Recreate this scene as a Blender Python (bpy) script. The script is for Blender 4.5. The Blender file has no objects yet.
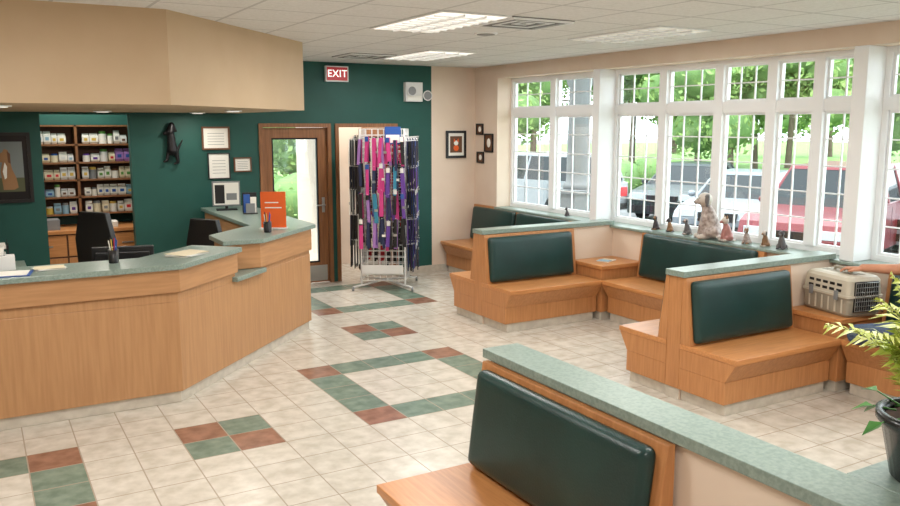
import bpy, bmesh, math, random
import numpy as np
from mathutils import Vector, Matrix
random.seed(7)
scene = bpy.context.scene
scene.view_settings.view_transform = 'Standard'
PI = math.pi

# ------------------------------------------------------------------ materials
def lin(c):
    return tuple(((v/255)/12.92 if v/255 <= 0.04045 else ((v/255+0.055)/1.055)**2.4) for v in c)

def base_mat(name, rgb, rough=0.6, metal=0.0, spec=0.5):
    m = bpy.data.materials.new(name); m.use_nodes = True
    b = m.node_tree.nodes['Principled BSDF']
    b.inputs['Base Color'].default_value = (*lin(rgb), 1)
    b.inputs['Roughness'].default_value = rough
    b.inputs['Metallic'].default_value = metal
    b.inputs['Specular IOR Level'].default_value = spec
    return m

def noise_mat(name, rgb, rgb2, scale=8, stretch=(1,1,1), rough=0.6, detail=4, bump=0.0, bscale=None, spec=0.5, lo=0.35, hi=0.65, coat=0):
    m = base_mat(name, rgb, rough, 0, spec)
    nt = m.node_tree; b = nt.nodes['Principled BSDF']
    tc = nt.nodes.new('ShaderNodeTexCoord'); mp = nt.nodes.new('ShaderNodeMapping')
    mp.inputs['Scale'].default_value = stretch
    nz = nt.nodes.new('ShaderNodeTexNoise'); nz.inputs['Scale'].default_value = scale; nz.inputs['Detail'].default_value = detail
    cr = nt.nodes.new('ShaderNodeValToRGB')
    cr.color_ramp.elements[0].position = lo; cr.color_ramp.elements[0].color = (*lin(rgb), 1)
    cr.color_ramp.elements[1].position = hi; cr.color_ramp.elements[1].color = (*lin(rgb2), 1)
    nt.links.new(tc.outputs['Object'], mp.inputs['Vector']); nt.links.new(mp.outputs['Vector'], nz.inputs['Vector'])
    nt.links.new(nz.outputs['Fac'], cr.inputs['Fac']); nt.links.new(cr.outputs['Color'], b.inputs['Base Color'])
    if coat: b.inputs['Coat Weight'].default_value = coat
    if bump:
        n2 = nt.nodes.new('ShaderNodeTexNoise'); n2.inputs['Scale'].default_value = bscale or scale
        n2.inputs['Detail'].default_value = 3
        nt.links.new(tc.outputs['Object'], n2.inputs['Vector'])
        bp = nt.nodes.new('ShaderNodeBump'); bp.inputs['Strength'].default_value = bump; bp.inputs['Distance'].default_value = 0.01
        nt.links.new(n2.outputs['Fac'], bp.inputs['Height']); nt.links.new(bp.outputs['Normal'], b.inputs['Normal'])
    return m

def emit_mat(name, rgb, s):
    m = base_mat(name, rgb)
    b = m.node_tree.nodes['Principled BSDF']
    b.inputs['Emission Color'].default_value = (*lin(rgb), 1); b.inputs['Emission Strength'].default_value = s
    return m

def grid_mat(name, rgb, rgb2, line, pitch, ox, oy, w, rough, nscale=9, spec=0.5, bump=0.3):
    """square grid (grout / ceiling bars) in object XY"""
    m = base_mat(name, rgb, rough, 0, spec)
    nt = m.node_tree; b = nt.nodes['Principled BSDF']; N = nt.nodes.new; L = nt.links.new
    tc = N('ShaderNodeTexCoord'); sx = N('ShaderNodeSeparateXYZ'); L(tc.outputs['Object'], sx.inputs[0])
    outs = []
    for ax, o in (('X', ox), ('Y', oy)):
        s = N('ShaderNodeMath'); s.operation = 'SUBTRACT'; s.inputs[1].default_value = o; L(sx.outputs[ax], s.inputs[0])
        d = N('ShaderNodeMath'); d.operation = 'DIVIDE'; d.inputs[1].default_value = pitch; L(s.outputs[0], d.inputs[0])
        a = N('ShaderNodeMath'); a.operation = 'ADD'; a.inputs[1].default_value = 0.5; L(d.outputs[0], a.inputs[0])
        f = N('ShaderNodeMath'); f.operation = 'FRACT'; L(a.outputs[0], f.inputs[0])
        c = N('ShaderNodeMath'); c.operation = 'SUBTRACT'; c.inputs[1].default_value = 0.5; L(f.outputs[0], c.inputs[0])
        ab = N('ShaderNodeMath'); ab.operation = 'ABSOLUTE'; L(c.outputs[0], ab.inputs[0])
        outs.append(ab)
    mn = N('ShaderNodeMath'); mn.operation = 'MINIMUM'; L(outs[0].outputs[0], mn.inputs[0]); L(outs[1].outputs[0], mn.inputs[1])
    lt = N('ShaderNodeMath'); lt.operation = 'LESS_THAN'; lt.inputs[1].default_value = w/pitch/2; L(mn.outputs[0], lt.inputs[0])
    nz = N('ShaderNodeTexNoise'); nz.inputs['Scale'].default_value = nscale; nz.inputs['Detail'].default_value = 6; L(tc.outputs['Object'], nz.inputs['Vector'])
    cr = N('ShaderNodeValToRGB'); cr.color_ramp.elements[0].position = .35; cr.color_ramp.elements[1].position = .65
    cr.color_ramp.elements[0].color = (*lin(rgb), 1); cr.color_ramp.elements[1].color = (*lin(rgb2), 1)
    L(nz.outputs['Fac'], cr.inputs['Fac'])
    mx = N('ShaderNodeMix'); mx.data_type = 'RGBA'; L(lt.outputs[0], mx.inputs['Factor']); L(cr.outputs['Color'], mx.inputs['A'])
    mx.inputs['B'].default_value = (*lin(line), 1); L(mx.outputs['Result'], b.inputs['Base Color'])
    if bump:
        bp = N('ShaderNodeBump'); bp.inputs['Strength'].default_value = bump; bp.inputs['Distance'].default_value = 0.002; bp.invert = True
        L(lt.outputs[0], bp.inputs['Height']); L(bp.outputs['Normal'], b.inputs['Normal'])
    return m

def glass_mat(name, tint=(245,250,250), refl=0.06):
    m = bpy.data.materials.new(name); m.use_nodes = True
    nt = m.node_tree; nt.nodes.clear()
    o = nt.nodes.new('ShaderNodeOutputMaterial'); mx = nt.nodes.new('ShaderNodeMixShader')
    t = nt.nodes.new('ShaderNodeBsdfTransparent'); t.inputs[0].default_value = (*lin(tint), 1)
    g = nt.nodes.new('ShaderNodeBsdfGlossy'); g.inputs['Roughness'].default_value = 0.02
    mx.inputs[0].default_value = refl
    nt.links.new(t.outputs[0], mx.inputs[1]); nt.links.new(g.outputs[0], mx.inputs[2]); nt.links.new(mx.outputs[0], o.inputs[0])
    return m

M = {}
M['wood_v'] = noise_mat('wood_panel_vertical_grain', (180,122,74), (194,136,86), 9, (6,6,.5), .42, 5)
M['wood_h'] = noise_mat('wood_panel_horizontal_grain', (188,126,74), (204,142,88), 9, (.5,6,6), .33, 5)
M['desk_v'] = noise_mat('desk_wood_vertical', (176,130,88), (188,142,98), 8, (5,5,.3), .45, 4)
M['desk_h'] = noise_mat('desk_wood_band', (174,128,86), (188,140,96), 8, (.4,.4,5), .45, 4)
M['door_wood'] = noise_mat('door_wood', (128,84,50), (148,100,62), 8, (7,7,.4), .45)
M['cap'] = noise_mat('laminate_grey_green', (122,140,131), (142,158,149), 60, (1,1,1), .3, 3)
M['leather'] = noise_mat('vinyl_dark_green', (18,50,48), (24,59,56), 4, (1,1,1), .34, 3, bump=.12, bscale=120)
M['teal'] = noise_mat('paint_teal', (16,74,66), (19,79,71), 3, (1,1,1), .6)
M['peach'] = noise_mat('paint_peach', (222,203,184), (226,208,190), 3, (1,1,1), .7)
M['tan'] = noise_mat('paint_tan', (200,174,142), (204,179,148), 3, (1,1,1), .7)
M['white'] = base_mat('white_paint', (240,242,244), .4)
M['column'] = noise_mat('column_paint', (116,118,120), (124,126,128), 3, (1,1,1), .7)
M['ceil'] = grid_mat('ceiling_tile', (222,222,221), (232,232,232), (198,198,198), .61, 2.97, 5.25, .025, .9, 40, .2, .2)
M['plinth'] = noise_mat('plinth_tile', (190,182,168), (206,198,184), 14, (1,1,1), .4)
FX, FY = 2.29, 6.61
M['cream'] = grid_mat('floor_tile_cream', (190,182,168), (212,205,193), (166,154,138), .305, FX, FY, .008, .26)
M['green'] = grid_mat('floor_tile_green', (98,118,104), (124,142,127), (160,148,132), .305, FX, FY, .008, .26)
M['brown'] = grid_mat('floor_tile_brown', (128,90,72), (154,112,92), (160,148,132), .305, FX, FY, .008, .26)
M['glass'] = glass_mat('window_glass')
M['black'] = base_mat('black_plastic', (22,22,24), .4)
M['dark'] = base_mat('dark_metal', (40,38,40), .35, .6)
M['chrome'] = base_mat('brushed_metal', (190,190,188), .3, .9)
M['wire'] = base_mat('white_wire', (222,222,220), .35)
M['paper'] = base_mat('paper', (236,234,226), .8)
M['creamp'] = base_mat('cream_packaging', (226,214,184), .6)
M['sky'] = base_mat('pale_blue_packaging', (140,176,196), .5)
M['orange'] = base_mat('orange_card', (226,96,30), .6)
M['red'] = base_mat('sign_red', (204,34,44), .4)
M['blue'] = base_mat('blue_plastic', (40,84,160), .4)
M['yellow'] = base_mat('yellow_label', (214,180,80), .5)
M['grey'] = base_mat('grey_plastic', (128,130,132), .5)
M['pink'] = base_mat('pink_nylon', (204,60,132), .6)
M['purple'] = base_mat('purple_nylon', (98,58,148), .6)
M['lilac'] = base_mat('lilac_nylon', (160,116,182), .6)
M['teal2'] = base_mat('turquoise_nylon', (50,130,160), .6)
M['navy'] = base_mat('navy_nylon', (28,38,74), .6)
M['lime'] = base_mat('green_label', (96,150,70), .6)
M['brownp'] = base_mat('brown_paint', (104,68,44), .6)
M['carrier'] = base_mat('carrier_beige', (196,188,170), .45)
M['carrier2'] = base_mat('carrier_taupe', (154,146,130), .45)
M['skin'] = noise_mat('skin', (190,130,100), (202,144,112), 12, (1,1,1), .5)
M['jeans'] = noise_mat('denim', (60,74,98), (84,100,124), 60, (1,1,1), .85)
M['shirt'] = noise_mat('navy_shirt', (22,30,50), (28,38,60), 30, (1,1,1), .8)
M['hair'] = base_mat('brown_hair', (62,42,30), .7)
M['shoe'] = base_mat('shoe_leather', (52,40,34), .5)
M['lamp'] = emit_mat('lamp_diffuser', (255,250,240), .95)
M['lampdim'] = emit_mat('lamp_diffuser_dim', (236,234,228), .25)
M['leaf'] = noise_mat('palm_leaf', (160,180,66), (208,212,104), 9, (1,1,1), .45)
M['leafd'] = noise_mat('dark_leaf', (44,104,40), (78,140,60), 9, (1,1,1), .4)
M['tree'] = noise_mat('tree_foliage', (104,138,72), (146,172,98), 2.5, (1,1,1), .7)
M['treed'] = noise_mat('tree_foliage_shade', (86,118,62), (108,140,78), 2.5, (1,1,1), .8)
M['bark'] = noise_mat('bark', (96,82,70), (120,104,90), 9, (3,3,.5), .9)
M['asphalt'] = noise_mat('asphalt', (112,112,114), (126,126,128), 6, (1,1,1), .85)
M['grass'] = noise_mat('grass', (92,130,60), (122,158,80), 3, (1,1,1), .9)
M['concrete'] = noise_mat('concrete', (150,149,146), (164,163,160), 5, (1,1,1), .85)
M['tyre'] = base_mat('tyre_rubber', (26,26,28), .8)
M['carglass'] = base_mat('car_glass', (30,36,40), .08, 0, .4)
M['headlamp'] = base_mat('headlamp', (180,186,190), .15)
M['pot'] = base_mat('pot_glaze', (34,38,40), .25)
M['soil'] = noise_mat('soil', (48,34,26), (70,50,38), 40, (1,1,1), .95)
def carpaint(n, c): 
    m = base_mat(n, c, .3, .1); m.node_tree.nodes['Principled BSDF'].inputs['Coat Weight'].default_value = .3; return m

# ------------------------------------------------------------------ mesh builder
class MB:
    def __init__(s, name):
        s.name = name; s.v = []; s.f = []; s.mi = []; s.sm = []; s.mats = []; s.T = Matrix.Identity(4)
    def m(s, k):
        if k not in s.mats: s.mats.append(k)
        return s.mats.index(k)
    def add(s, vs, fs, mat, smooth=False):
        o = len(s.v); s.v += [tuple(s.T @ Vector(p)) for p in vs]
        i = s.m(mat)
        for f in fs:
            s.f.append([o+j for j in f]); s.mi.append(i); s.sm.append(smooth)
    def box(s, x0,x1,y0,y1,z0,z1, mat):
        v = [(x0,y0,z0),(x1,y0,z0),(x1,y1,z0),(x0,y1,z0),(x0,y0,z1),(x1,y0,z1),(x1,y1,z1),(x0,y1,z1)]
        s.add(v, [(0,3,2,1),(4,5,6,7),(0,1,5,4),(1,2,6,5),(2,3,7,6),(3,0,4,7)], mat)
    def prism(s, poly, a0, a1, mat, axis='z'):
        n = len(poly)
        def P(p, a):
            if axis == 'z': return (p[0], p[1], a)
            if axis == 'x': return (a, p[0], p[1])
            return (p[0], a, p[1])
        v = [P(p, a0) for p in poly] + [P(p, a1) for p in poly]
        fs = [tuple(range(n))[::-1], tuple(range(n, 2*n))] + [(i, (i+1) % n, n+(i+1) % n, n+i) for i in range(n)]
        s.add(v, fs, mat)
    def cyl(s, p0, p1, r0, r1, mat, seg=16, smooth=True):
        p0 = Vector(p0); p1 = Vector(p1); d = (p1-p0)
        if d.length < 1e-6: return
        q = d.to_track_quat('Z', 'Y'); vs = []
        for p, r in ((p0, r0), (p1, r1)):
            for i in range(seg):
                a = 2*PI*i/seg; vs.append(tuple(p + q @ Vector((r*math.cos(a), r*math.sin(a), 0))))
        s.add(vs, [(i, (i+1) % seg, seg+(i+1) % seg, seg+i) for i in range(seg)], mat, smooth)
        s.add(vs, [tuple(range(seg))[::-1], tuple(range(seg, 2*seg))], mat, False)
    def lathe(s, prof, c, mat, seg=24):
        vs = []; n = len(prof)
        for (r, z) in prof:
            for i in range(seg):
                a = 2*PI*i/seg; vs.append((c[0]+r*math.cos(a), c[1]+r*math.sin(a), c[2]+z))
        fs = []
        for k in range(n-1):
            for i in range(seg):
                fs.append((k*seg+i, k*seg+(i+1) % seg, (k+1)*seg+(i+1) % seg, (k+1)*seg+i))
        s.add(vs, fs, mat, True)
        s.add(vs, [tuple(range(seg))[::-1], tuple(range((n-1)*seg, n*seg))], mat, False)
    def ell(s, c, r, mat, seg=16, rings=10):
        if not hasattr(r, '__len__'): r = (r, r, r)
        vs = [(c[0], c[1], c[2]-r[2])]; fs = []
        for k in range(1, rings):
            ph = -PI/2+PI*k/rings
            for i in range(seg):
                a = 2*PI*i/seg
                vs.append((c[0]+r[0]*math.cos(ph)*math.cos(a), c[1]+r[1]*math.cos(ph)*math.sin(a), c[2]+r[2]*math.sin(ph)))
        vs.append((c[0], c[1], c[2]+r[2])); last = len(vs)-1
        for i in range(seg): fs.append((0, 1+(i+1) % seg, 1+i))
        for k in range(rings-2):
            for i in range(seg):
                a = 1+k*seg+i; b = 1+k*seg+(i+1) % seg
                fs.append((a, b, b+seg, a+seg))
        for i in range(seg): fs.append((last, last-seg+i, last-seg+(i+1) % seg))
        s.add(vs, fs, mat, True)
    def build(s, bevel=0, bseg=2, loc=None, rot=0, parent=None, name=None):
        me = bpy.data.meshes.new(s.name)
        me.from_pydata(s.v, [], s.f)
        for k in s.mats: me.materials.append(M[k] if isinstance(k, str) else k)
        me.polygons.foreach_set('material_index', s.mi); me.polygons.foreach_set('use_smooth', s.sm)
        bm = bmesh.new(); bm.from_mesh(me); bmesh.ops.recalc_face_normals(bm, faces=bm.faces); bm.to_mesh(me); bm.free()
        ob = bpy.data.objects.new(name or s.name, me); scene.collection.objects.link(ob)
        if bevel:
            bv = ob.modifiers.new('bevel', 'BEVEL'); bv.width = bevel; bv.segments = bseg; bv.limit_method = 'ANGLE'; bv.angle_limit = math.radians(40)
            bv.harden_normals = False
        if loc: ob.location = loc
        if rot: ob.rotation_euler[2] = rot
        if parent: ob.parent = parent
        return ob

def inst(ob, name, loc, rot=0, scale=1):
    o = bpy.data.objects.new(name, ob.data); scene.collection.objects.link(o)
    o.location = loc; o.rotation_euler[2] = rot; o.scale = (scale,)*3
    for md in ob.modifiers:
        if md.type == 'BEVEL':
            b = o.modifiers.new('bevel', 'BEVEL'); b.width = md.width; b.segments = md.segments; b.limit_method = 'ANGLE'; b.angle_limit = md.angle_limit
    return o

def blob(name, prims, voxel, smooth_it=4, loc=(0,0,0), rot=0, scale=1):
    """prims: (p0,p1,r0,r1,mat) tapered capsules fused to one continuous skin"""
    mb = MB(name)
    for p0, p1, r0, r1, mt in prims:
        mb.ell(p0, r0, mt, 14, 9)
        if (Vector(p0)-Vector(p1)).length > 1e-5:
            mb.ell(p1, r1, mt, 14, 9); mb.cyl(p0, p1, r0, r1, mt, 14)
    ob = mb.build()
    rm = ob.modifiers.new('r', 'REMESH'); rm.mode = 'VOXEL'; rm.voxel_size = voxel; rm.use_smooth_shade = True
    sm = ob.modifiers.new('s', 'SMOOTH'); sm.iterations = smooth_it; sm.factor = .5
    dg = bpy.context.evaluated_depsgraph_get(); dg.update()
    me = bpy.data.meshes.new_from_object(ob.evaluated_get(dg))
    me.name = name
    n = len(me.polygons); c = np.zeros(n*3); me.polygons.foreach_get('center', c); c = c.reshape(-1, 3)
    best = np.full(n, 1e9); idx = np.zeros(n, dtype=np.int32); mats = []
    for p0, p1, r0, r1, mt in prims:
        if mt not in mats: mats.append(mt)
        a = np.array(p0); b = np.array(p1); d = b-a; L2 = max(d @ d, 1e-12)
        t = np.clip(((c-a) @ d)/L2, 0, 1)
        dist = np.linalg.norm(c-(a+t[:, None]*d), axis=1)-(r0+(r1-r0)*t)
        w = dist < best; best[w] = dist[w]; idx[w] = mats.index(mt)
    me.materials.clear()
    for k in mats: me.materials.append(M[k])
    me.polygons.foreach_set('material_index', idx); me.polygons.foreach_set('use_smooth', np.ones(n, dtype=bool))
    ob.modifiers.clear(); ob.data = me; ob.location = loc; ob.rotation_euler[2] = rot; ob.scale = (scale,)*3
    return ob

# ------------------------------------------------------------------ room shell
XW = 6.36; YB = 10.25; ZC = 2.91; XL = -2.6; YN = -2.2
T = .305; TX = FX; TY = FY
pat = {}
def tile(ix, iy, c): pat[(ix, iy)] = c
def ring(ix0, iy1, nx, ny):
    for i in range(nx):
        for j in range(ny):
            e = (i in (0, nx-1)) + (j in (0, ny-1))
            if e == 2: tile(ix0+i, iy1-j, 'brown')
            elif e == 1: tile(ix0+i, iy1-j, 'green')
def chk(ix, iy):
    tile(ix, iy, 'brown'); tile(ix+1, iy, 'green'); tile(ix, iy-1, 'green'); tile(ix+1, iy-1, 'brown')
ring(0, -1, 5, 5)
chk(-4, -4)
chk(3, 3)
ring(-11, -4, 5, 4)
ring(3, 10, 5, 5)
chk(-1, -12)
mb = MB('floor')
ix0 = int(math.floor((XL-TX)/T)); ix1 = int(math.ceil((XW-TX)/T)); iy0 = int(math.floor((YN-TY)/T)); iy1 = int(math.ceil((11.5-TY)/T))
for i in range(ix0, ix1+1):
    for j in range(iy0, iy1+1):
        x = TX+i*T; y = TY+j*T
        xa = max(x, XL); xb = min(x+T, 6.7); ya = max(y, YN); yb = min(y+T, 11.5)
        if xb <= xa or yb <= ya: continue
        mb.add([(xa,ya,0),(xb,ya,0),(xb,yb,0),(xa,yb,0)], [(0,1,2,3)], pat.get((i, j), 'cream'))
mb.box(XL, 6.7, YN, 11.5, -.3, -.01, 'concrete')
mb.build()

mb = MB('ceiling'); mb.box(XL-.2, 6.8, YN-.15, 11.6, ZC, ZC+.2, 'ceil'); mb.build()

mb = MB('wall_back')
def wb(x0, x1, z0, z1, mt): mb.box(x0, x1, YB, YB+.15, z0, z1, mt)
wb(XL, .68, 0, ZC, 'teal'); wb(.68, 1.62, 2.22, ZC, 'teal'); wb(1.62, 3.15, 0, ZC, 'teal')
wb(3.15, 4.12, 2.12, ZC, 'teal'); wb(4.12, 4.18, 0, ZC, 'teal'); wb(4.18, 5.10, 2.12, ZC, 'teal'); wb(5.10, 5.64, 0, ZC, 'teal')
wb(5.64, 6.70, 0, ZC, 'peach')
mb.build()
mb = MB('wall_left'); mb.box(XL-.15, XL, YN, YB+.15, 0, ZC, 'peach'); mb.build()
mb = MB('wall_front'); mb.box(XL-.15, 6.7, YN-.15, YN, 0, ZC, 'peach'); mb.build()
mb = MB('wall_right')
ZS = .93; ZT = 2.74
mb.box(XW, 6.70, YN, YB, 0, ZS, 'peach'); mb.box(XW, 6.70, YN, YB, ZT, ZC, 'peach')
mb.box(XW, 6.70, 9.66, YB, ZS, ZT, 'peach'); mb.box(XW, 6.70, YN, -.9, ZS, ZT, 'peach')
mb.build()
mb = MB('trim_window_posts')
for a, b in ((7.50, 7.62), (4.19, 4.32), (.87, 1.0)):
    mb.box(XW-.012, 6.70, a, b, ZS+.03, ZT, 'white')
mb.build(.006)
mb = MB('trim_window_sill'); mb.box(XW-.05, 6.62, -.9, 9.66, ZS, ZS+.03, 'cap'); mb.build(.008)
mb = MB('baseboard_back'); mb.box(5.12, XW, YB-.015, YB, 0, .1, 'plinth'); mb.box(3.0, 3.12, YB-.015, YB, 0, .1, 'plinth'); mb.build()
mb = MB('baseboard_right'); mb.box(XW-.015, XW, YN, .9, 0, .1, 'plinth'); mb.build()

XG = 6.62
def window(idx, y0, y1, mull):
    mb = MB('window_%d' % idx)
    z0 = ZS+.03; z1 = ZT; rt = 2.275
    f = .05
    mb.box(XG-.03, XG+.05, y0, y1, z0, z0+f, 'white'); mb.box(XG-.03, XG+.05, y0, y1, z1-f, z1, 'white')
    mb.box(XG-.03, XG+.05, y0, y0+f, z0+f, z1-f, 'white'); mb.box(XG-.03, XG+.05, y1-f, y1, z0+f, z1-f, 'white')
    ys = [y0]+mull+[y1]
    mb.box(XG-.04, XG+.05, y0+f, y1-f, rt-.055, rt+.055, 'white')
    for m_ in mull: mb.box(XG-.05, XG+.06, m_-.055, m_+.055, z0+f, z1-f, 'white')
    for k in range(len(ys)-1):
        a = ys[k]+.055; b = ys[k+1]-.055; w = b-a
        for (za, zb, nc, nr) in ((z0+f, rt-.055, 3 if w > .5 else 2, 5), (rt+.055, z1-f, 3 if w > .5 else 2, 2)):
            s_ = .022
            mb.box(XG-.01, XG+.02, a, b, za, za+s_, 'white'); mb.box(XG-.01, XG+.02, a, b, zb-s_, zb, 'white')
            mb.box(XG-.01, XG+.02, a, a+s_, za+s_, zb-s_, 'white'); mb.box(XG-.01, XG+.02, b-s_, b, za+s_, zb-s_, 'white')
            for i in range(1, nc):
                yy = a+w*i/nc; mb.box(XG-.004, XG+.012, yy-.006, yy+.006, za+s_, zb-s_, 'white')
            for i in range(1, nr):
                zz = za+(zb-za)*i/nr; mb.box(XG-.003, XG+.011, a+s_, b-s_, zz-.006, zz+.006, 'white')
            mb.box(XG+.0035, XG+.0055, a+.01, b-.01, za+.01, zb-.01, 'glass')
    mb.build()
window(1, 7.62, 9.66, [8.68])
window(2, 4.32, 7.50, [4.79, 5.29, 5.93, 6.71])
window(3, 1.0, 4.19, [1.6, 2.25, 2.9, 3.55])
window(4, -.9, .87, [-.3, .3])

mb = MB('trim_soffit')
mb.prism([(XL, 6.2), (1.27, 6.2), (2.92, 7.95), (2.92, YB), (XL, YB)], 2.245, ZC, 'tan')
mb.build()

# doors ------------------------------------------------------------
def door(idx, x0, x1, leaf=True):
    mb = MB('door_%d' % idx)
    y0 = YB-.02; y1 = YB+.15; zt = 2.12; fr = .05
    mb.box(x0, x0+fr, y0, y1, 0, zt, 'door_wood'); mb.box(x1-fr, x1, y0, y1, 0, zt, 'door_wood'); mb.box(x0+fr, x1-fr, y0, y1, zt-fr, zt, 'door_wood')
    a = x0+fr+.004; b = x1-fr-.004; st = .12; d0 = YB+.03; d1 = YB+.075
    zb = .28; ztt = zt-fr-.005
    if not leaf:   # leaf swung open into the vestibule, hinged on the right jamb
        mb.T = Matrix.Translation((b, y1, 0)) @ Matrix.Rotation(math.radians(-86), 4, 'Z') @ Matrix.Translation((-b, -d0, 0))
    mb.box(a, a+st, d0, d1, .01, ztt, 'door_wood'); mb.box(b-st, b, d0, d1, .01, ztt, 'door_wood')
    mb.box(a+st, b-st, d0, d1, .01, zb, 'door_wood'); mb.box(a+st, b-st, d0, d1, ztt-.13, ztt, 'door_wood')
    for zz in (zb, ztt-.15): mb.box(a+st, b-st, d0+.005, d1-.005, zz, zz+.02, 'dark')
    for xx in (a+st, b-st-.02): mb.box(xx, xx+.02, d0+.005, d1-.005, zb, ztt-.13, 'dark')
    mb.box(a+st+.01, b-st-.01, d0+.02, d0+.025, zb, ztt-.13, 'glass')
    mb.box(a+.02, b-.02, d0-.003, d0, .03, .24, 'chrome')
    hx = b-.06 if leaf else a+.06
    mb.box(hx-.02, hx+.02, d0-.006, d0, .95, 1.15, 'chrome')
    mb.cyl((hx, d0, 1.05), (hx, d0-.055, 1.05), .012, .012, 'chrome')
    mb.cyl((hx, d0-.055, 1.05), (hx-.11 if leaf else hx+.11, d0-.055, 1.05), .011, .009, 'chrome')
    mb.T = Matrix.Identity(4)
    return mb.build(.003)
door(1, 3.15, 4.12)
door(2, 4.18, 5.10, False)
mb = MB('wall_vestibule'); mb.box(4.17, 6.6, 11.5, 11.6, 0, 2.9, 'peach'); mb.box(4.12, 4.17, 10.4, 11.6, 0, 2.9, 'peach'); mb.build()
ld = bpy.data.lights.new('vestibule_fill', 'AREA'); ld.size = .5; ld.energy = 28; ld.color = (1, .97, .92)  # added fill lamp with no fixture, brightens the vestibule wall
o = bpy.data.objects.new('vestibule_fill', ld); scene.collection.objects.link(o); o.location = (4.75, 10.95, 2.85)

# alcove
mb = MB('wall_alcove')
mb.box(.30, .35, YB+.15, 11.4, 0, ZC, 'teal'); mb.box(1.95, 2.0, YB+.15, 11.4, 0, ZC, 'teal'); mb.box(.35, 1.95, 11.35, 11.4, 0, ZC, 'teal')
mb.build()
mb = MB('pet_supply_shelf')
sx0, sx1, sy0, sy1 = .42, 1.80, 11.02, 11.33
mb.box(sx0, sx1, sy1-.02, sy1, 1.0, 2.10, 'brownp')
for x in (sx0, 1.10, sx1-.03): mb.box(x, x+.03, sy0, sy1-.02, 1.0, 2.10, 'door_wood')
zs = [1.0, 1.21, 1.42, 1.63, 1.85, 2.08]
for z in zs: mb.box(sx0, sx1, sy0, sy1-.02, z, z+.02, 'door_wood')
cols = ['paper', 'paper', 'wire', 'creamp', 'creamp', 'wire', 'sky', 'paper', 'paper', 'yellow', 'grey', 'lilac', 'paper', 'wire', 'blue']
labs = ['sky', 'yellow', 'grey', 'lime', 'orange', 'blue', 'wire', 'brownp', 'purple', 'red']
for k, z in enumerate(zs[:-1]):
    x = sx0+.04; cc = random.choice(cols); lb = random.choice(labs); h = .12
    while x < sx1-.12:
        w = random.uniform(.06, .10)
        if random.random() < .45: cc = random.choice(cols); lb = random.choice(labs); h = random.uniform(.09, .165)
        if x+w < 1.095 or x > 1.135:
            y = sy0+.03; zz = z+.021
            q = random.random()
            if q < .3:
                mb.cyl((x+w/2, y+w/2, zz), (x+w/2, y+w/2, zz+h*.8), w/2, w/2, cc, 12)
                mb.cyl((x+w/2, y+w/2, zz+h*.8), (x+w/2, y+w/2, zz+h), w/2.4, w/2.4, lb, 12)
            else:
                vs = []
                for (dz, hw, hd) in ((0, .42, .030), (h*.2, .5, .042), (h*.7, .5, .038), (h*.92, .46, .008), (h, .48, .006)):
                    for (sx_, sy_) in ((-1, -1), (1, -1), (1, 1), (-1, 1)): vs.append((x+w/2+sx_*hw*w, y+.045+sy_*hd, zz+dz))
                fs = [(0, 3, 2, 1), (16, 17, 18, 19)]
                for r_ in range(4):
                    for i in range(4): fs.append((r_*4+i, r_*4+(i+1) % 4, r_*4+4+(i+1) % 4, r_*4+4+i))
                mb.add(vs, fs, cc)
                mb.box(x+w*.25, x+w*.75, y+.001, y+.004, zz+h*.3, zz+h*.55, lb)
        x += w+.006
mb.build()
mb = MB('pharmacy_counter')
mb.box(.42, 1.85, 10.62, 11.34, .82, .86, 'wood_h'); mb.box(.45, 1.82, 10.68, 11.34, 0, .82, 'brownp')
for i in range(3):
    x = .47+i*.45; mb.box(x, x+.43, 10.66, 10.68, .55, .80, 'wood_h'); mb.box(x, x+.43, 10.66, 10.68, .06, .53, 'wood_v'); mb.box(x+.15, x+.28, 10.64, 10.66, .67, .685, 'chrome')
mb.box(1.2, 1.5, 10.75, 10.95, .86, .93, 'paper'); mb.box(.6, .85, 10.75, 11.0, .86, .98, 'grey')
mb.build(.003)

# ------------------------------------------------------------------ reception desk
mb = MB('reception_desk')
pl = [(XL+.02, 6.27), (1.25, 6.27), (2.91, 7.95), (2.91, 10.18), (2.78, 10.18), (2.78, 8.0), (1.19, 6.40), (XL+.02, 6.40)]
mb.prism(pl, 0, .09, 'plinth')
lo = [(XL+.02, 6.245), (1.26, 6.245), (2.935, 7.94), (2.935, 10.18), (2.80, 10.18), (2.80, 7.99), (1.20, 6.385), (XL+.02, 6.385)]
mb.prism(lo, .09, .79, 'desk_v')
mb.prism([(XL+.02, 6.245), (1.26, 6.245), (1.86, 6.852), (1.76, 6.95), (1.20, 6.385), (XL+.02, 6.385)], .79, .86, 'desk_v')
mb.prism([(XL+.02, 6.215), (1.272, 6.215), (1.88, 6.83), (1.66, 7.05), (1.15, 6.5), (XL+.02, 6.5)], .865, 1.04, 'desk_h')
mb.prism([(XL+.02, 6.18), (1.287, 6.18), (1.92, 6.82), (1.58, 7.16), (1.06, 6.66), (XL+.02, 6.66)], 1.04, 1.08, 'cap')
mb.prism([(1.86, 6.78), (2.23, 7.15), (1.98, 7.40), (1.61, 7.03)], .79, .83, 'cap')
mb.prism([(1.87, 7.13), (2.17, 7.13), (2.95, 7.92), (2.95, 10.18), (2.42, 10.18), (2.42, 8.12), (1.87, 7.56)], .835, 1.06, 'desk_h')
mb.prism([(1.90, 7.40), (2.20, 7.20), (2.93, 7.94), (2.93, 10.17), (2.5, 10.17), (2.5, 8.12)], .1, .83, 'desk_v')
mb.prism([(1.83, 7.09), (2.19, 7.09), (2.99, 7.90), (2.99, 10.2), (2.38, 10.2), (2.38, 8.14), (1.83, 7.58)], 1.06, 1.10, 'cap')
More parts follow.
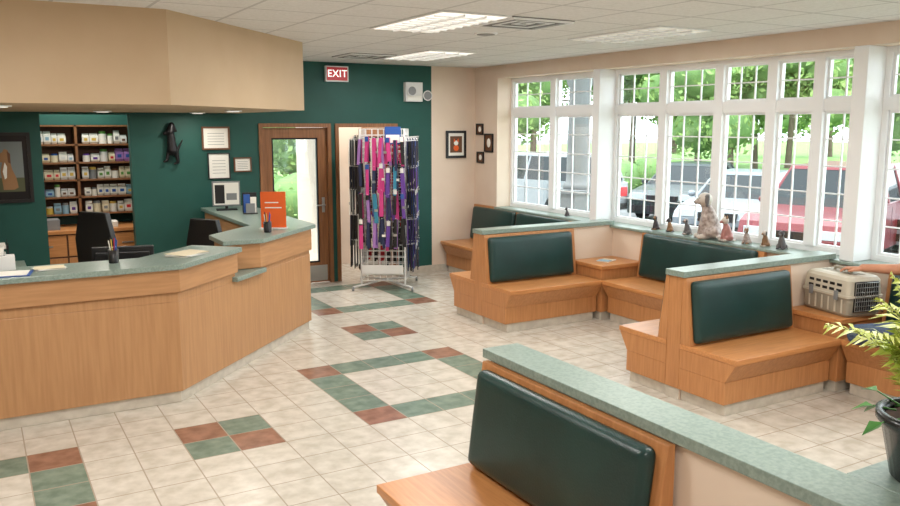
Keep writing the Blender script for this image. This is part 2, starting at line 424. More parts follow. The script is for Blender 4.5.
mb.prism([(XL+.02, 6.40), (1.18, 6.40), (1.85, 7.05), (1.55, 7.5), (1.0, 7.05), (XL+.02, 7.05)], .72, .75, 'cap')
for x in (-2.2, -1.0, .2): mb.box(x, x+.45, 6.42, 7.0, .02, .72, 'desk_v')
mb.build(.004)

mb = MB('computer_monitor')
mb.box(-.12, .12, -.07, .07, 0, .015, 'black'); mb.cyl((0, 0, .01), (0, 0, .1), .018, .018, 'black')
mb.box(-.16, .16, -.02, .01, .05, .34, 'grey'); mb.box(-.145, .145, -.022, -.02, .065, .325, 'paper'); mb.box(-.13, -.02, -.024, -.022, .08, .3, 'black'); mb.box(.0, .12, -.024, -.022, .12, .2, 'grey')
cm = mb.build(.004, loc=(2.58, 9.75, 1.101), rot=-.2)
mb = MB('computer_monitor')
mb.box(-.12, .12, -.09, .09, 0, .015, 'black'); mb.cyl((0, 0, .01), (0, 0, .14), .02, .02, 'black', 12)
mb.box(-.23, .23, -.02, .015, .10, .40, 'black'); mb.box(-.2, .2, .015, .04, .14, .36, 'black')
mb.build(.006, loc=(.98, 6.86, .751), rot=2.9)
mb = MB('keyboard'); mb.box(-.22, .22, -.07, .07, 0, .02, 'black')
for i in range(14):
    for j in range(4): mb.box(-.205+.03*i, -.18+.03*i, -.055+.03*j, -.03+.03*j, .02, .026, 'grey')
mb.build(loc=(.35, 6.86, .751), rot=.1)
mb = MB('brochure_holder')
mb.box(-.08, .08, -.05, .05, 0, .012, 'black'); mb.box(-.08, .08, .03, .05, 0, .24, 'black'); mb.box(-.07, .0, -.0, .02, .012, .22, 'blue'); mb.box(.005, .07, -.01, .01, .012, .19, 'paper'); mb.box(-.05, .05, -.045, -.03, .012, .12, 'grey')
mb.build(.003, loc=(2.70, 9.2, 1.101), rot=-.2)
mb = MB('orange_sign')
mb.box(-.12, .12, -.004, .004, .01, .36, 'orange'); mb.box(-.13, .13, -.05, .05, 0, .012, 'wire'); mb.box(-.08, .08, -.006, -.004, .2, .21, 'paper'); mb.box(-.08, .05, -.006, -.004, .25, .26, 'paper')
mb.build(loc=(2.50, 7.74, 1.101), rot=-.45)
def pencup(loc, n):
    mb = MB('pen_cup')
    mb.lathe([(.035, 0), (.04, .1), (.034, .1), (.03, .01)], (0, 0, 0), 'black', 16)
    for i in range(6):
        a = i*1.05; mb.cyl((.01*math.cos(a), .01*math.sin(a), .012), (.03*math.cos(a), .03*math.sin(a), .17+.01*(i % 3)), .004, .004, ['blue', 'red', 'black', 'paper', 'yellow', 'blue'][i], 8)
    mb.build(loc=loc)
pencup((2.36, 7.50, 1.101), 0); pencup((.86, 6.50, 1.081), 1)
mb = MB('paper_stack')
for i in range(5):
    mb.T = Matrix.Rotation(random.uniform(-.2, .2), 4, 'Z'); mb.box(-.14, .14, -.105, .105, i*.004, i*.004+.003, 'paper' if i != 4 else 'creamp')
ps = mb.build(loc=(1.42, 6.62, 1.081), rot=.7)
inst(ps, 'paper_stack', (.42, 6.45, 1.081), .1, .7)
mb = MB('clipboard'); mb.box(-.11, .11, -.16, .16, 0, .006, 'blue'); mb.box(-.1, .1, -.14, .13, .006, .01, 'paper'); mb.box(-.04, .04, .12, .15, .006, .02, 'chrome')
mb.build(loc=(.14, 6.34, 1.081), rot=1.4)
mb = MB('desk_phone')
mb.prism([(-.1, 0), (.1, 0), (.1, .07), (-.1, .03)], -.09, .09, 'black', 'x'); mb.box(-.085, -.035, -.1, .1, .06, .095, 'black'); mb.box(.0, .07, .02, .07, .055, .075, 'grey')
for i in range(9): mb.box(.0+.025*(i % 3), .018+.025*(i % 3), -.07+.025*(i//3), -.052+.025*(i//3), .04, .055, 'wire')
mb.build(.004, loc=(-.3, 6.85, .751), rot=2.9)
mb = MB('tissue_box'); mb.box(-.11, .11, -.06, .06, 0, .1, 'wire'); mb.box(-.05, .05, -.02, .02, .1, .102, 'grey')
mb.prism([(-.04, .1), (.04, .1), (.05, .17), (0, .14), (-.05, .18)], -.005, .005, 'paper', 'y')
mb.build(.004, loc=(.10, 6.58, 1.081))
mb = MB('file_tray')
for z in (0, .09, .18):
    mb.box(-.13, .13, -.16, .16, z, z+.006, 'black'); mb.box(-.11, .11, -.14, .15, z+.006, z+.03, 'paper')
for sx in (-.13, .124):
    for sy in (-.16, .154): mb.box(sx, sx+.006, sy, sy+.006, 0, .24, 'black')
mb.build(loc=(.10, 8.7, .781))
mb = MB('side_cabinet'); mb.box(-.5, .5, -.3, .3, .0, .74, 'desk_v'); mb.box(-.52, .52, -.32, .32, .74, .78, 'cap'); mb.box(-.48, .48, -.31, -.30, .05, .72, 'desk_h')
mb.build(.004, loc=(-.15, 8.7, 0))

def office_chair(loc, rot, s=1):
    mb = MB('office_chair')
    for i in range(5):
        a = 2*PI*i/5+.3; c, sn = math.cos(a), math.sin(a)
        mb.cyl((0, 0, .1), (.28*c, .28*sn, .07), .025, .018, 'black', 8); mb.cyl((.28*c-.02*sn, .28*sn+.02*c, .03), (.28*c+.02*sn, .28*sn-.02*c, .03), .03, .03, 'black', 12)
    mb.cyl((0, 0, .1), (0, 0, .42), .025, .025, 'chrome', 12)
    mb.box(-.24, .24, -.23, .23, .42, .50, 'black')
    mb.prism([(-.22, .62), (.22, .62), (.24, .9), (.17, 1.16), (-.17, 1.16), (-.24, .9)], .22, .28, 'black', 'y')
    mb.box(-.03, .03, .24, .29, .45, .7, 'black')
    for sg in (-1, 1):
        mb.box(sg*.28-.02, sg*.28+.02, -.02, .03, .45, .68, 'black'); mb.box(sg*.28-.03, sg*.28+.03, -.14, .14, .68, .71, 'black')
    ob = mb.build(.012, 3, loc=loc, rot=rot); ob.scale = (s, s, s)
office_chair((1.24, 9.1, 0), 2.2, 1.06)
office_chair((1.78, 8.25, 0), -1.0)

# ------------------------------------------------------------------ benches
def bench(L, loc, rot, cushions, D=.53, name='booth_bench'):
    mb = MB(name)
    mb.box(.03, L-.03, .10, D, 0, .09, 'plinth')
    mb.box(.0, L, .085, D, .09, .26, 'wood_v')
    mb.prism([(.0, .41), (.0, .40), (.085, .26), (D, .26), (D, .41)], 0, L, 'wood_v', 'x')
    mb.box(-.004, L+.004, -.012, D, .41, .45, 'wood_h')
    bt = .96
    mb.prism([(D-.10, .45), (D-.035, bt), (D, bt), (D, .45)], 0, L, 'wood_v', 'x')
    ob = mb.build(.004, loc=loc, rot=rot)
    for k, (a, b) in enumerate(cushions):
        c = MB('cushion_%d' % (k+1))
        nz = 14; th = math.atan2(.065, .50)
        W = b-a; H = .475; rc = .035
        vs = []; fs = []
        nx = 24
        def sp(n, tot):
            e = [0, .008, .02, .04, .07]
            m_ = n+1-2*len(e)
            mid = [.07+(tot-.14)*(i+1)/(m_+1) for i in range(m_)]
            return e+mid+[tot-q for q in e[::-1]]
        US = sp(nx, W); VS = sp(nz, H)
        for side in (0, 1):
            for u in US:
                for v in VS:
                    du = min(u, W-u); dv = min(v, H-v)
                    eu = math.sqrt(max(0, 1-(1-min(1, du/.045))**2)); ev = math.sqrt(max(0, 1-(1-min(1, dv/.045))**2))
                    puff = (.012+.043*min(eu, ev)+.010*math.sin(PI*u/W)*math.sin(PI*v/H)) if side == 0 else 0
                    xx, zz = u, v
                    if du < rc and dv < rc:
                        cx = rc if u < W/2 else W-rc; cz = rc if v < H/2 else H-rc
                        ox, oz = u-cx, v-cz; mx = max(abs(ox), abs(oz)); ln = math.hypot(ox, oz)
                        if ln > 1e-6: xx = cx+ox*mx/ln; zz = cz+oz*mx/ln
                    p = Matrix.Rotation(-th, 4, 'X') @ Vector((a+xx, -puff, zz))
                    vs.append((p.x, p.y+D-.10-.004, p.z+.462))
        n1 = (nx+1)*(nz+1)
        for i in range(nx):
            for j in range(nz):
                q = i*(nz+1)+j
                fs.append((q, q+nz+1, q+nz+2, q+1)); fs.append((n1+q, n1+q+1, n1+q+nz+2, n1+q+nz+1))
        bd = [i*(nz+1) for i in range(nx+1)]+[nx*(nz+1)+j for j in range(1, nz+1)]+[i*(nz+1)+nz for i in range(nx-1, -1, -1)]+[j for j in range(nz-1, 0, -1)]
        for q in range(len(bd)):
            p, r = bd[q], bd[(q+1) % len(bd)]; fs.append((p, n1+p, n1+r, r))
        c.add(vs, fs, 'leather', True)
        c.build(parent=ob)
    return ob

def halfwall(x0, x1, y0, y1, cy0, cy1, name='half_wall', z=.965, xend=False, yend=False):
    mb = MB(name)
    mb.box(x0, x1, y0, y1, .0, z, 'peach')
    cx0 = x0-.03; cx1 = x1 if x1 > 6 else x1+.03
    mb.box(cx0, cx1, cy0, cy1, z, z+.045, 'cap')
    if xend:
        mb.box(x0-.012, x0, y0, y1, .09, z, 'wood_v'); mb.box(x0-.004, x0, y0, y1, 0, .09, 'plinth')
    if yend:
        mb.box(x0, x1, y1, y1+.012, .09, z, 'wood_v'); mb.box(x0, x1, y1, y1+.006, 0, .09, 'plinth')
    return mb.build(.005)

XA = 4.57; XB = 5.76
for yf in (3.85, 6.68):
    bench(XB-XA, (XA, yf, 0), 0, [(.035, XB-XA-.06)])
    bench(XB-XA, (XB, yf+1.20, 0), PI, [(.06, XB-XA-.035)])
    halfwall(XA+.012, XW, yf+.532, yf+.668, yf+.505, yf+.695, xend=True)
def corner_table(y0, y1):
    mb = MB('corner_table')
    mb.box(XB+.004, XW-.004, y0, y1, .56, .60, 'wood_h'); mb.box(XB+.02, XW-.004, y0+.02, y1-.005, .09, .56, 'wood_v'); mb.box(XB+.04, XW-.004, y0+.04, y1-.005, 0, .09, 'plinth')
    mb.build(.004)
corner_table(3.86, 4.37); corner_table(4.53, 5.04); corner_table(6.69, 7.20); corner_table(7.36, 7.87)
bench(1.62, (5.76, 6.675, 0), -PI/2, [(.06, 1.56)], D=.59)
bench(2.30, (5.76, 10.19, 0), -PI/2, [(.05, 1.10), (1.15, 2.25)], D=.59)
bench(2.60, (5.76, 3.845, 0), -PI/2, [(.05, 1.25), (1.35, 2.55)], D=.59)
bench(1.25, (1.52, 3.28, 0), -PI/2, [(.03, 1.20)], D=.60)
halfwall(2.14, 2.29, .92, 3.28, .90, 3.32, yend=True)
mb = MB('low_counter')
mb.box(2.325, 3.6, .95, 1.47, .1, .96, 'peach'); mb.box(2.322, 3.65, .90, 1.50, .965, 1.01, 'cap'); mb.box(2.325, 3.6, .95, 1.47, 0, .1, 'plinth')
mb.build(.003)

mb = MB('magazine'); mb.box(-.1, .1, -.07, .07, 0, .008, 'paper'); mb.box(-.1, .0, -.069, .069, .008, .012, 'sky'); mb.box(.01, .09, -.05, .05, .008, .011, 'creamp')
mb.build(loc=(6.05, 6.95, .601), rot=.4)

# ------------------------------------------------------------------ wall items
M['sky2'] = base_mat('picture_sky', (120,128,128), .7); M['olive'] = base_mat('picture_field', (84,88,62), .7); M['fbr'] = base_mat('picture_dog', (150,112,76), .7)
def frame(x0, x1, z0, z1, mt, bw=.02, inner='paper', name='picture_frame', deco=None):
    mb = MB(name); y = YB-.025
    mb.box(x0, x1, y, YB-.002, z0, z0+bw, mt); mb.box(x0, x1, y, YB-.002, z1-bw, z1, mt)
    mb.box(x0, x0+bw, y, YB-.002, z0+bw, z1-bw, mt); mb.box(x1-bw, x1, y, YB-.002, z0+bw, z1-bw, mt)
    mb.box(x0+bw, x1-bw, y+.012, YB-.004, z0+bw, z1-bw, inner)
    cx = (x0+x1)/2; cz = (z0+z1)/2; w = x1-x0; h = z1-z0; yy = y+.012
    if deco == 'text':
        for i in range(5): mb.box(x0+w*.2, x1-w*.2, yy-.002, yy, z0+h*(.22+.12*i), z0+h*(.22+.12*i)+.005, 'grey')
    if deco == 'cat':
        def fl(c, r, m_): mb.ell((c[0], yy, c[1]), (r[0], .004, r[1]), m_, 14, 8)
        mb.box(x0+w*.2, x1-w*.2, yy-.002, yy, z0+h*.2, z1-h*.2, 'brownp')
        fl((cx, cz-h*.13), (w*.16, h*.13), 'orange'); fl((cx, cz+h*.05), (w*.13, h*.11), 'paper')
        for s in (-1, 1): mb.prism([(cx+s*w*.13, cz+h*.08), (cx+s*w*.03, cz+h*.12), (cx+s*w*.11, cz+h*.22)], yy-.005, yy-.001, 'orange', 'y')
    if deco == 'dog':   # sitting dog, side view, on a landscape
        mb.box(x0+w*.17, x1-w*.17, yy-.002, yy, z0+h*.16, z1-h*.13, 'sky2')
        mb.box(x0+w*.17, x1-w*.17, yy-.003, yy-.002, z0+h*.16, z0+h*.36, 'olive')
        P = lambda pts, m_, k=0: mb.prism([(cx+a*w, cz+b*h) for a, b in pts], yy-.006-k, yy-.003-k, m_, 'y')
        P([(-.10, -.28), (-.13, -.05), (-.08, .10), (-.02, .16), (.06, .12), (.10, -.02), (.17, -.14), (.20, -.28), (.12, -.31), (-.10, -.31)], 'fbr')
        P([(-.20, .13), (-.17, .19), (-.08, .22), (-.03, .27), (.04, .25), (.07, .16), (.03, .08), (-.08, .08), (-.17, .09)], 'fbr', .002)
        P([(.02, .24), (.08, .20), (.08, .06), (.03, .08)], 'brownp', .004)
        P([(-.09, -.05), (-.04, .08), (.0, .02), (-.02, -.14), (-.06, -.16)], 'paper', .004)
        P([(-.21, .15), (-.17, .18), (-.16, .14)], 'black', .004)
    mb.build()
frame(.08, .57, 1.25, 2.02, 'black', .035, 'dark', deco='dog')
frame(2.44, 2.78, 1.80, 2.08, 'brownp', .02, 'paper', deco='text')
frame(2.50, 2.77, 1.44, 1.76, 'black', .012, 'paper', deco='text')
frame(2.82, 3.04, 1.52, 1.70, 'brownp', .015, 'paper', deco='text')
frame(5.87, 6.20, 1.63, 2.02, 'black', .035, 'paper', deco='cat')
for (yc, z0, z1) in ((10.10, 1.96, 2.12), (9.86, 1.72, 1.98), (10.08, 1.56, 1.72)):
    mb = MB('picture_frame'); w = .09 if z1-z0 < .2 else .11; x = XW-.022
    mb.box(x, XW-.002, yc-w, yc+w, z0, z0+.02, 'black'); mb.box(x, XW-.002, yc-w, yc+w, z1-.02, z1, 'black')
    mb.box(x, XW-.002, yc-w, yc-w+.02, z0+.02, z1-.02, 'black'); mb.box(x, XW-.002, yc+w-.02, yc+w, z0+.02, z1-.02, 'black')
    mb.box(x+.01, XW-.004, yc-w+.02, yc+w-.02, z0+.02, z1-.02, 'brownp'); mb.ell((x+.01, yc, (z0+z1)/2), (.004, w*.45, (z1-z0)*.25), 'paper', 10, 6)
    mb.build()
y = YB-.05
blob('dog_wall_ornament', [((2.08, y, 2.10), (2.06, y, 2.02), .035, .05, 'dark'), ((2.06, y, 2.03), (2.0, y, 2.0), .035, .022, 'dark'),
    ((2.10, y, 2.10), (2.13, y, 2.03), .018, .015, 'dark'), ((2.07, y, 1.98), (2.08, y, 1.80), .045, .06, 'dark'),
    ((2.05, y, 1.86), (2.01, y, 1.68), .025, .018, 'dark'), ((2.01, y, 1.68), (1.98, y, 1.67), .018, .015, 'dark'),
    ((2.12, y, 1.80), (2.14, y, 1.66), .035, .02, 'dark'), ((2.14, y, 1.66), (2.10, y, 1.64), .02, .015, 'dark'),
    ((2.14, y, 1.80), (2.20, y, 1.92), .015, .01, 'dark')], .008, 2)
mb = MB('exit_sign')
mb.box(4.05, 4.37, YB-.05, YB-.002, 2.66, 2.86, 'wire'); mb.box(4.065, 4.355, YB-.054, YB-.05, 2.675, 2.845, 'red')
ex = mb.build(.004)
M['exitw'] = emit_mat('exit_letters', (255,255,250), 1.0)
cu = bpy.data.curves.new('letters', 'FONT'); cu.body = 'EXIT'; cu.size = .13; cu.extrude = .002; cu.align_x = 'CENTER'; cu.align_y = 'CENTER'; cu.space_character = 1.05
to = bpy.data.objects.new('letters', cu); scene.collection.objects.link(to); cu.materials.append(M['exitw'])
to.location = (4.21, YB-.058, 2.76); to.rotation_euler = (PI/2, 0, 0); to.parent = ex
mb = MB('emergency_light')
mb.box(5.20, 5.46, YB-.08, YB-.002, 2.42, 2.68, 'wire'); mb.box(5.22, 5.44, YB-.085, YB-.08, 2.44, 2.50, 'paper')
for s, xx in ((1, 5.26), (-1, 5.50)):
    zz = 2.56 if s > 0 else 2.50
    mb.cyl((xx, YB-.08, zz), (xx, YB-.13, zz), .03, .05, 'wire', 18); mb.cyl((xx, YB-.13, zz), (xx, YB-.15, zz), .065, .07, 'wire', 20)
    mb.cyl((xx, YB-.15, zz), (xx, YB-.155, zz), .058, .058, 'grey', 20)
mb.build(.004)

# ------------------------------------------------------------------ ceiling fixtures
def troffer(x0, x1, y0, y1, mt, power, name='ceiling_light'):
    mb = MB(name); z = ZC
    mb.box(x0, x1, y0, y1, z-.012, z-.0005, 'white')
    w = (x1-x0-.06)
    mb.box(x0+.03, x1-.03, y0+.03, y1-.03, z-.016, z-.012, mt)
    for i in range(1, 3): xx = x0+.03+w*i/3; mb.box(xx-.008, xx+.008, y0+.03, y1-.03, z-.03, z-.016, 'white')
    for i in range(1, 9): yy = y0+.03+(y1-y0-.06)*i/9; mb.box(x0+.03, x1-.03, yy-.003, yy+.003, z-.028, z-.016, 'white')
    mb.build()
    if power:
        ld = bpy.data.lights.new('troffer_light', 'AREA'); ld.shape = 'RECTANGLE'; ld.size = (x1-x0)*.9; ld.size_y = (y1-y0)*.9; ld.energy = power; ld.color = (1, .97, .93)
        lo_ = bpy.data.objects.new('troffer_light', ld); scene.collection.objects.link(lo_); lo_.location = ((x0+x1)/2, (y0+y1)/2, z-.035)
troffer(2.97, 3.58, 5.25, 6.47, 'lamp', 42)
troffer(4.40, 5.01, 8.05, 9.27, 'lamp', 42)
troffer(4.98, 5.59, 5.15, 6.37, 'lampdim', 14)
troffer(2.97, 3.58, 1.6, 2.82, 'lamp', 60)
troffer(-.1, .51, 3.4, 4.62, 'lamp', 60)
troffer(0.5, 1.11, -.8, .42, 'lamp', 58)
troffer(4.8, 5.41, 1.6, 2.82, 'lampdim', 28)
def vent(cx, cy, s=.29):
    mb = MB('air_vent'); z = ZC
    for k in range(5):
        a = s-k*.055; b = a-.028
        for (x0, x1, y0, y1) in ((-a, a, -a, -b), (-a, a, b, a), (-a, -b, -b, b), (b, a, -b, b)):
            mb.box(cx+x0, cx+x1, cy+y0, cy+y1, z-.02+.002*k, z-.006, 'grey' if k % 2 else 'white')
    mb.box(cx-s, cx+s, cy-s, cy+s, z-.006, z-.0005, 'black'); mb.build()
vent(3.90, 5.56); vent(4.10, 9.1)
mb = MB('ceiling_speaker'); mb.cyl((4.05, 6.35, ZC-.012), (4.05, 6.35, ZC-.0005), .1, .11, 'white', 28); mb.cyl((4.05, 6.35, ZC-.016), (4.05, 6.35, ZC-.012), .08, .08, 'grey', 28); mb.build()
def downlight(x, y, p=12):
    mb = MB('recessed_light'); z = 2.245
    mb.cyl((x, y, z-.012), (x, y, z-.0005), .085, .09, 'white', 24); mb.cyl((x, y, z-.016), (x, y, z-.012), .06, .06, 'lamp', 24); mb.build()
    ld = bpy.data.lights.new('down_light', 'AREA'); ld.shape = 'DISK'; ld.size = .12; ld.energy = p; ld.color = (1, .93, .83)
    o = bpy.data.objects.new('down_light', ld); scene.collection.objects.link(o); o.location = (x, y, z-.02)
downlight(2.3, 8.3, 10); downlight(.2, 7.0, 10); downlight(1.2, 9.2, 16); downlight(2.3, 9.8, 6)
ld = bpy.data.lights.new('alcove_light', 'AREA'); ld.size = .8; ld.energy = 34; ld.color = (1, .95, .88)
o = bpy.data.objects.new('alcove_light', ld); scene.collection.objects.link(o); o.location = (1.15, 10.75, 2.85)

# ------------------------------------------------------------------ display rack
mb = MB('leash_display_rack')
R = .28; Hh = 2.05
mb.T = Matrix.Translation((4.61, 9.64, 0)) @ Matrix.Rotation(math.radians(-32), 4, 'Z')
for cx, cy in ((-R, -R), (R, -R), (R, R), (-R, R)):
    mb.cyl((cx, cy, .08), (cx, cy, Hh), .012, .012, 'wire', 8)
    mb.cyl((cx*1.35, cy*1.35, .05), (0, 0, .09), .014, .014, 'wire', 8)
    mb.cyl((cx*1.35-.012, cy*1.35, .03), (cx*1.35+.012, cy*1.35, .03), .03, .03, 'grey', 12)
for s in range(4):
    rot = Matrix.Rotation(s*PI/2, 4, 'Z'); keep = mb.T; mb.T = keep @ rot
    for i in range(1, 7): x = -R+2*R*i/7; mb.box(x-.004, x+.004, -R-.003, -R+.003, .12, Hh, 'wire')
    for j in range(26):
        z = .12+j*(Hh-.12)/25; mb.box(-R, R, -R-.005, -R+.001, z-.004, z+.004, 'wire')
    pal = {0: ['pink', 'black', 'purple', 'navy', 'lilac', 'teal2', 'purple', 'black', 'pink', 'navy', 'pink', 'black', 'purple'], 1: ['black', 'navy', 'purple', 'black', 'blue', 'black', 'navy'], 2: ['black', 'red'], 3: ['black', 'grey', 'black', 'paper', 'navy', 'black']}[s]
    for r in range(5):
        if r == 4 and s == 0: continue
        for c in range(7):
            x = -R+.02+c*.087; z = 1.93-r*.33+random.uniform(-.04, .04); mt = pal[random.randrange(len(pal))]
            mb.cyl((x, -R, z), (x, -R-.15, z+.01), .004, .004, 'wire', 6)
            for k in range(4):
                yy = -R-.03-k*.033; dx = random.uniform(-.03, .03); ln = random.uniform(.28, .40); hw = random.uniform(.016, .026)
                m2 = mt if random.random() < .6 else random.choice(pal)
                mb.add([(x-hw, yy, z), (x+hw, yy, z), (x+hw+dx, yy, z-ln), (x-hw+dx, yy, z-ln), (x-hw, yy-.008, z), (x+hw, yy-.008, z), (x+hw+dx, yy-.012, z-ln), (x-hw+dx, yy-.012, z-ln)],
                       [(0,1,2,3),(4,7,6,5),(0,4,5,1),(1,5,6,2),(2,6,7,3),(3,7,4,0)], m2)
                if random.random() < .22: mb.box(x-.024+dx, x+.024+dx, yy-.016, yy-.008, z-ln*.6, z-ln*.6+.03, random.choice(['paper', 'grey', 'chrome']))
                if k == 3 and random.random() < .5: mb.box(x-.022, x+.022, yy-.014, yy-.01, z-.06, z-.0, random.choice(['paper', 'wire', 'blue', 'black']))
    mb.T = keep
mb.box(.04, .24, -R-.02, -R-.01, 1.86, 2.08, 'blue'); mb.box(.055, .225, -R-.022, -R-.02, 1.88, 1.98, 'paper')
mb.box(-.26, .26, -R-.10, -R-.005, .22, .23, 'wire'); mb.box(-.26, .26, -R-.10, -R-.095, .22, .34, 'wire')
mb.T = Matrix.Identity(4)
mb.build()

# ------------------------------------------------------------------ figurines on sill
M['fw'] = noise_mat('figurine_mottled', (130,114,108), (190,176,168), 14, (1,1,1), .5, 3); M['fp'] = base_mat('figurine_rose', (170,116,110), .4); M['fl'] = base_mat('figurine_ivory', (196,186,176), .4)
M['fg'] = base_mat('figurine_grey', (96,92,92), .4); M['fb'] = base_mat('figurine_brown', (130,96,66), .4); M['fk'] = base_mat('figurine_dark', (62,56,60), .4)
def pet_figurine(name, c1, c2, c3, ears, loc, rot, h):
    pr = [((0, .04, .20), (0, -.03, .50), .20, .135, c1), ((0, -.04, .50), (0, -.08, .66), .11, .09, c1),
          ((0, -.10, .76), (0, -.12, .77), .14, .12, c2), ((0, -.20, .73), (0, -.27, .71), .07, .045, c1), ((0, -.31, .72), (0, -.31, .72), .018, .018, c3)]
    for s in (-1, 1):
        pr += [((s*.15, .05, .14), (s*.15, -.06, .12), .12, .09, c1), ((s*.15, -.06, .05), (s*.15, -.22, .04), .05, .045, c2),
               ((s*.08, -.10, .42), (s*.08, -.17, .10), .055, .04, c1), ((s*.08, -.17, .05), (s*.08, -.23, .035), .045, .035, c2),
               ((s*.055, -.21, .79), (s*.055, -.215, .79), .018, .018, c3)]
        if ears == 'up': pr.append(((s*.08, -.08, .86), (s*.11, -.07, .97), .05, .012, c3 if c3 != 'fk' else c2))
        else: pr.append(((s*.13, -.08, .84), (s*.17, -.10, .66), .04, .035, c3))
    pr += [((0, .2, .08), (.16, .24, .05), .045, .04, c1), ((.16, .24, .05), (.26, .1, .05), .04, .02, c2)]
    return blob(name, pr, .018, 3, loc, rot, h)
zs_ = ZS+.031
fig = pet_figurine('dog_statue', 'fw', 'fl', 'fg', 'down', (6.43, 5.84, zs_), -PI/2-.6, .52)
pet_figurine('pet_figurine', 'fp', 'fl', 'fb', 'up', (6.42, 5.60, zs_), -PI/2-.3, .27)
small = [(6.46, 6.62, 'fk', 'fb', 'fk', 'down', .17), (6.47, 6.42, 'fb', 'fk', 'fk', 'up', .16), (6.45, 6.15, 'fg', 'fw', 'fk', 'down', .19),
         (6.45, 5.38, 'fw', 'fb', 'fk', 'up', .17), (6.45, 5.16, 'fb', 'fl', 'fk', 'down', .17), (6.45, 4.98, 'fg', 'fk', 'fk', 'up', .19), (6.47, 8.2, 'fk', 'fk', 'fk', 'up', .12)]
for x, y, a, b, c, e, h in small:
    pet_figurine('pet_figurine', a, b, c, e, (x, y, zs_), -PI/2-random.uniform(-.3, .8), h)

# ------------------------------------------------------------------ pet carrier
mb = MB('pet_carrier')
def rrect(w, l, r, n=5):
    pts = []
    for cx, cy, a0 in ((w-r, l-r, 0), (-w+r, l-r, 90), (-w+r, -l+r, 180), (w-r, -l+r, 270)):
        for i in range(n+1):
            a = math.radians(a0+90*i/n); pts.append((cx+r*math.cos(a), cy+r*math.sin(a)))
    return pts
def shell(levels, mt):
    vs = []; fs = []; n = None
    for (w, l, r, z) in levels:
        p = rrect(w, l, r); n = len(p); vs += [(a, b, z) for a, b in p]
    for k in range(len(levels)-1):
        for i in range(n): fs.append((k*n+i, k*n+(i+1) % n, (k+1)*n+(i+1) % n, (k+1)*n+i))
    fs.append(tuple(range(n))[::-1]); fs.append(tuple(range((len(levels)-1)*n, len(levels)*n)))
    mb.add(vs, fs, mt)
shell([(.15, .225, .03, 0), (.165, .24, .03, .02), (.172, .247, .03, .155)], 'carrier2')
shell([(.18, .256, .03, .155), (.18, .256, .03, .175)], 'carrier')
shell([(.172, .247, .03, .175), (.164, .24, .035, .29), (.15, .225, .04, .315), (.125, .2, .04, .325)], 'carrier')
for s in (-1, 1):
    for j in range(5):
        for zz in (.195, .24):
            y0 = -.17+j*.075; xw = .1695 if zz < .2 else .166
            mb.box(min(s*xw, s*(xw+.004)), max(s*xw, s*(xw+.004)), y0, y0+.05, zz, zz+.022, 'black')
    for j in range(6):
        y0 = -.19+j*.07; mb.box(min(s*.165, s*.174), max(s*.165, s*.174), y0, y0+.014, .03, .14, 'carrier')
    for y0 in (-.15, .12): mb.box(min(s*.18, s*.192), max(s*.18, s*.192), y0, y0+.035, .13, .205, 'grey')
mb.box(-.115, .115, -.254, -.243, .045, .285, 'black')
for i in range(11): x = -.11+i*.022; mb.box(x-.003, x+.003, -.262, -.256, .05, .28, 'chrome')
for i in range(7): z = .055+i*.037; mb.box(-.115, .115, -.265, -.260, z-.003, z+.003, 'chrome')
for j in range(3): mb.box(-.06+j*.045, -.03+j*.045, -.17, .17, .3245, .3275, 'carrier2')
mb.cyl((0, -.09, .325), (0, -.08, .355), .012, .012, 'carrier2', 10); mb.cyl((0, .09, .325), (0, .08, .355), .012, .012, 'carrier2', 10); mb.cyl((0, -.08, .355), (0, .08, .355), .013, .013, 'carrier2', 10)
mb.build(.004, loc=(6.05, 4.07, .601), rot=math.radians(-12))

# ------------------------------------------------------------------ man
def hand_prims(wr, fwd, up, side):
    wr = Vector(wr); f = Vector(fwd).normalized(); u = Vector(up).normalized(); sd = Vector(side).normalized()
    P = lambda a, b, c: tuple(wr+f*a+sd*b+u*c)
    pr = []
    for b in (-.028, -.01, .01, .028): pr.append((P(.015, b*.7, 0), P(.085, b, .002), .018, .013, 'skin'))
    for b, l in ((.033, .070), (.011, .080), (-.011, .074), (-.032, .058)):
        l1 = l*.45; l2 = l*.3; l3 = l*.25
        a0 = .088; p0 = P(a0, b, .002); p1 = P(a0+l1, b*1.18, .003); p2 = P(a0+l1+l2*.9, b*1.28, -.008); p3 = P(a0+l1+l2*.9+l3*.7, b*1.3, -.022)
        pr += [(p0, p1, .0105, .0095, 'skin'), (p1, p2, .0095, .0088, 'skin'), (p2, p3, .0088, .0075, 'skin')]
    pr += [(P(.02, .025, -.003), P(.055, .055, -.006), .016, .0125, 'skin'), (P(.055, .055, -.006), P(.088, .066, -.012), .0125, .010, 'skin')]
    return pr
yo = 3.33
pr = []
A = lambda p0, p1, r0, r1, m_: pr.append((p0, p1, r0, r1, m_))
A((6.06, yo-.06, .56), (6.06, yo+.06, .56), .11, .11, 'jeans')
A((6.05, yo, .60), (6.06, yo, .76), .12, .115, 'shirt')
A((6.06, yo-.05, .78), (6.07, yo-.07, 1.0), .105, .11, 'shirt'); A((6.06, yo+.05, .78), (6.07, yo+.07, 1.0), .105, .11, 'shirt')
A((6.08, yo-.16, 1.09), (6.08, yo+.16, 1.10), .065, .065, 'shirt')
A((6.08, yo, 1.13), (6.06, yo, 1.22), .058, .055, 'skin')
A((6.05, yo, 1.34), (6.03, yo, 1.29), .098, .08, 'skin'); A((6.0, yo, 1.24), (5.98, yo, 1.235), .055, .045, 'skin')
A((5.945, yo, 1.31), (5.93, yo, 1.285), .012, .016, 'skin')
A((5.942, yo-.02, 1.245), (5.942, yo+.02, 1.245), .008, .008, 'fp')
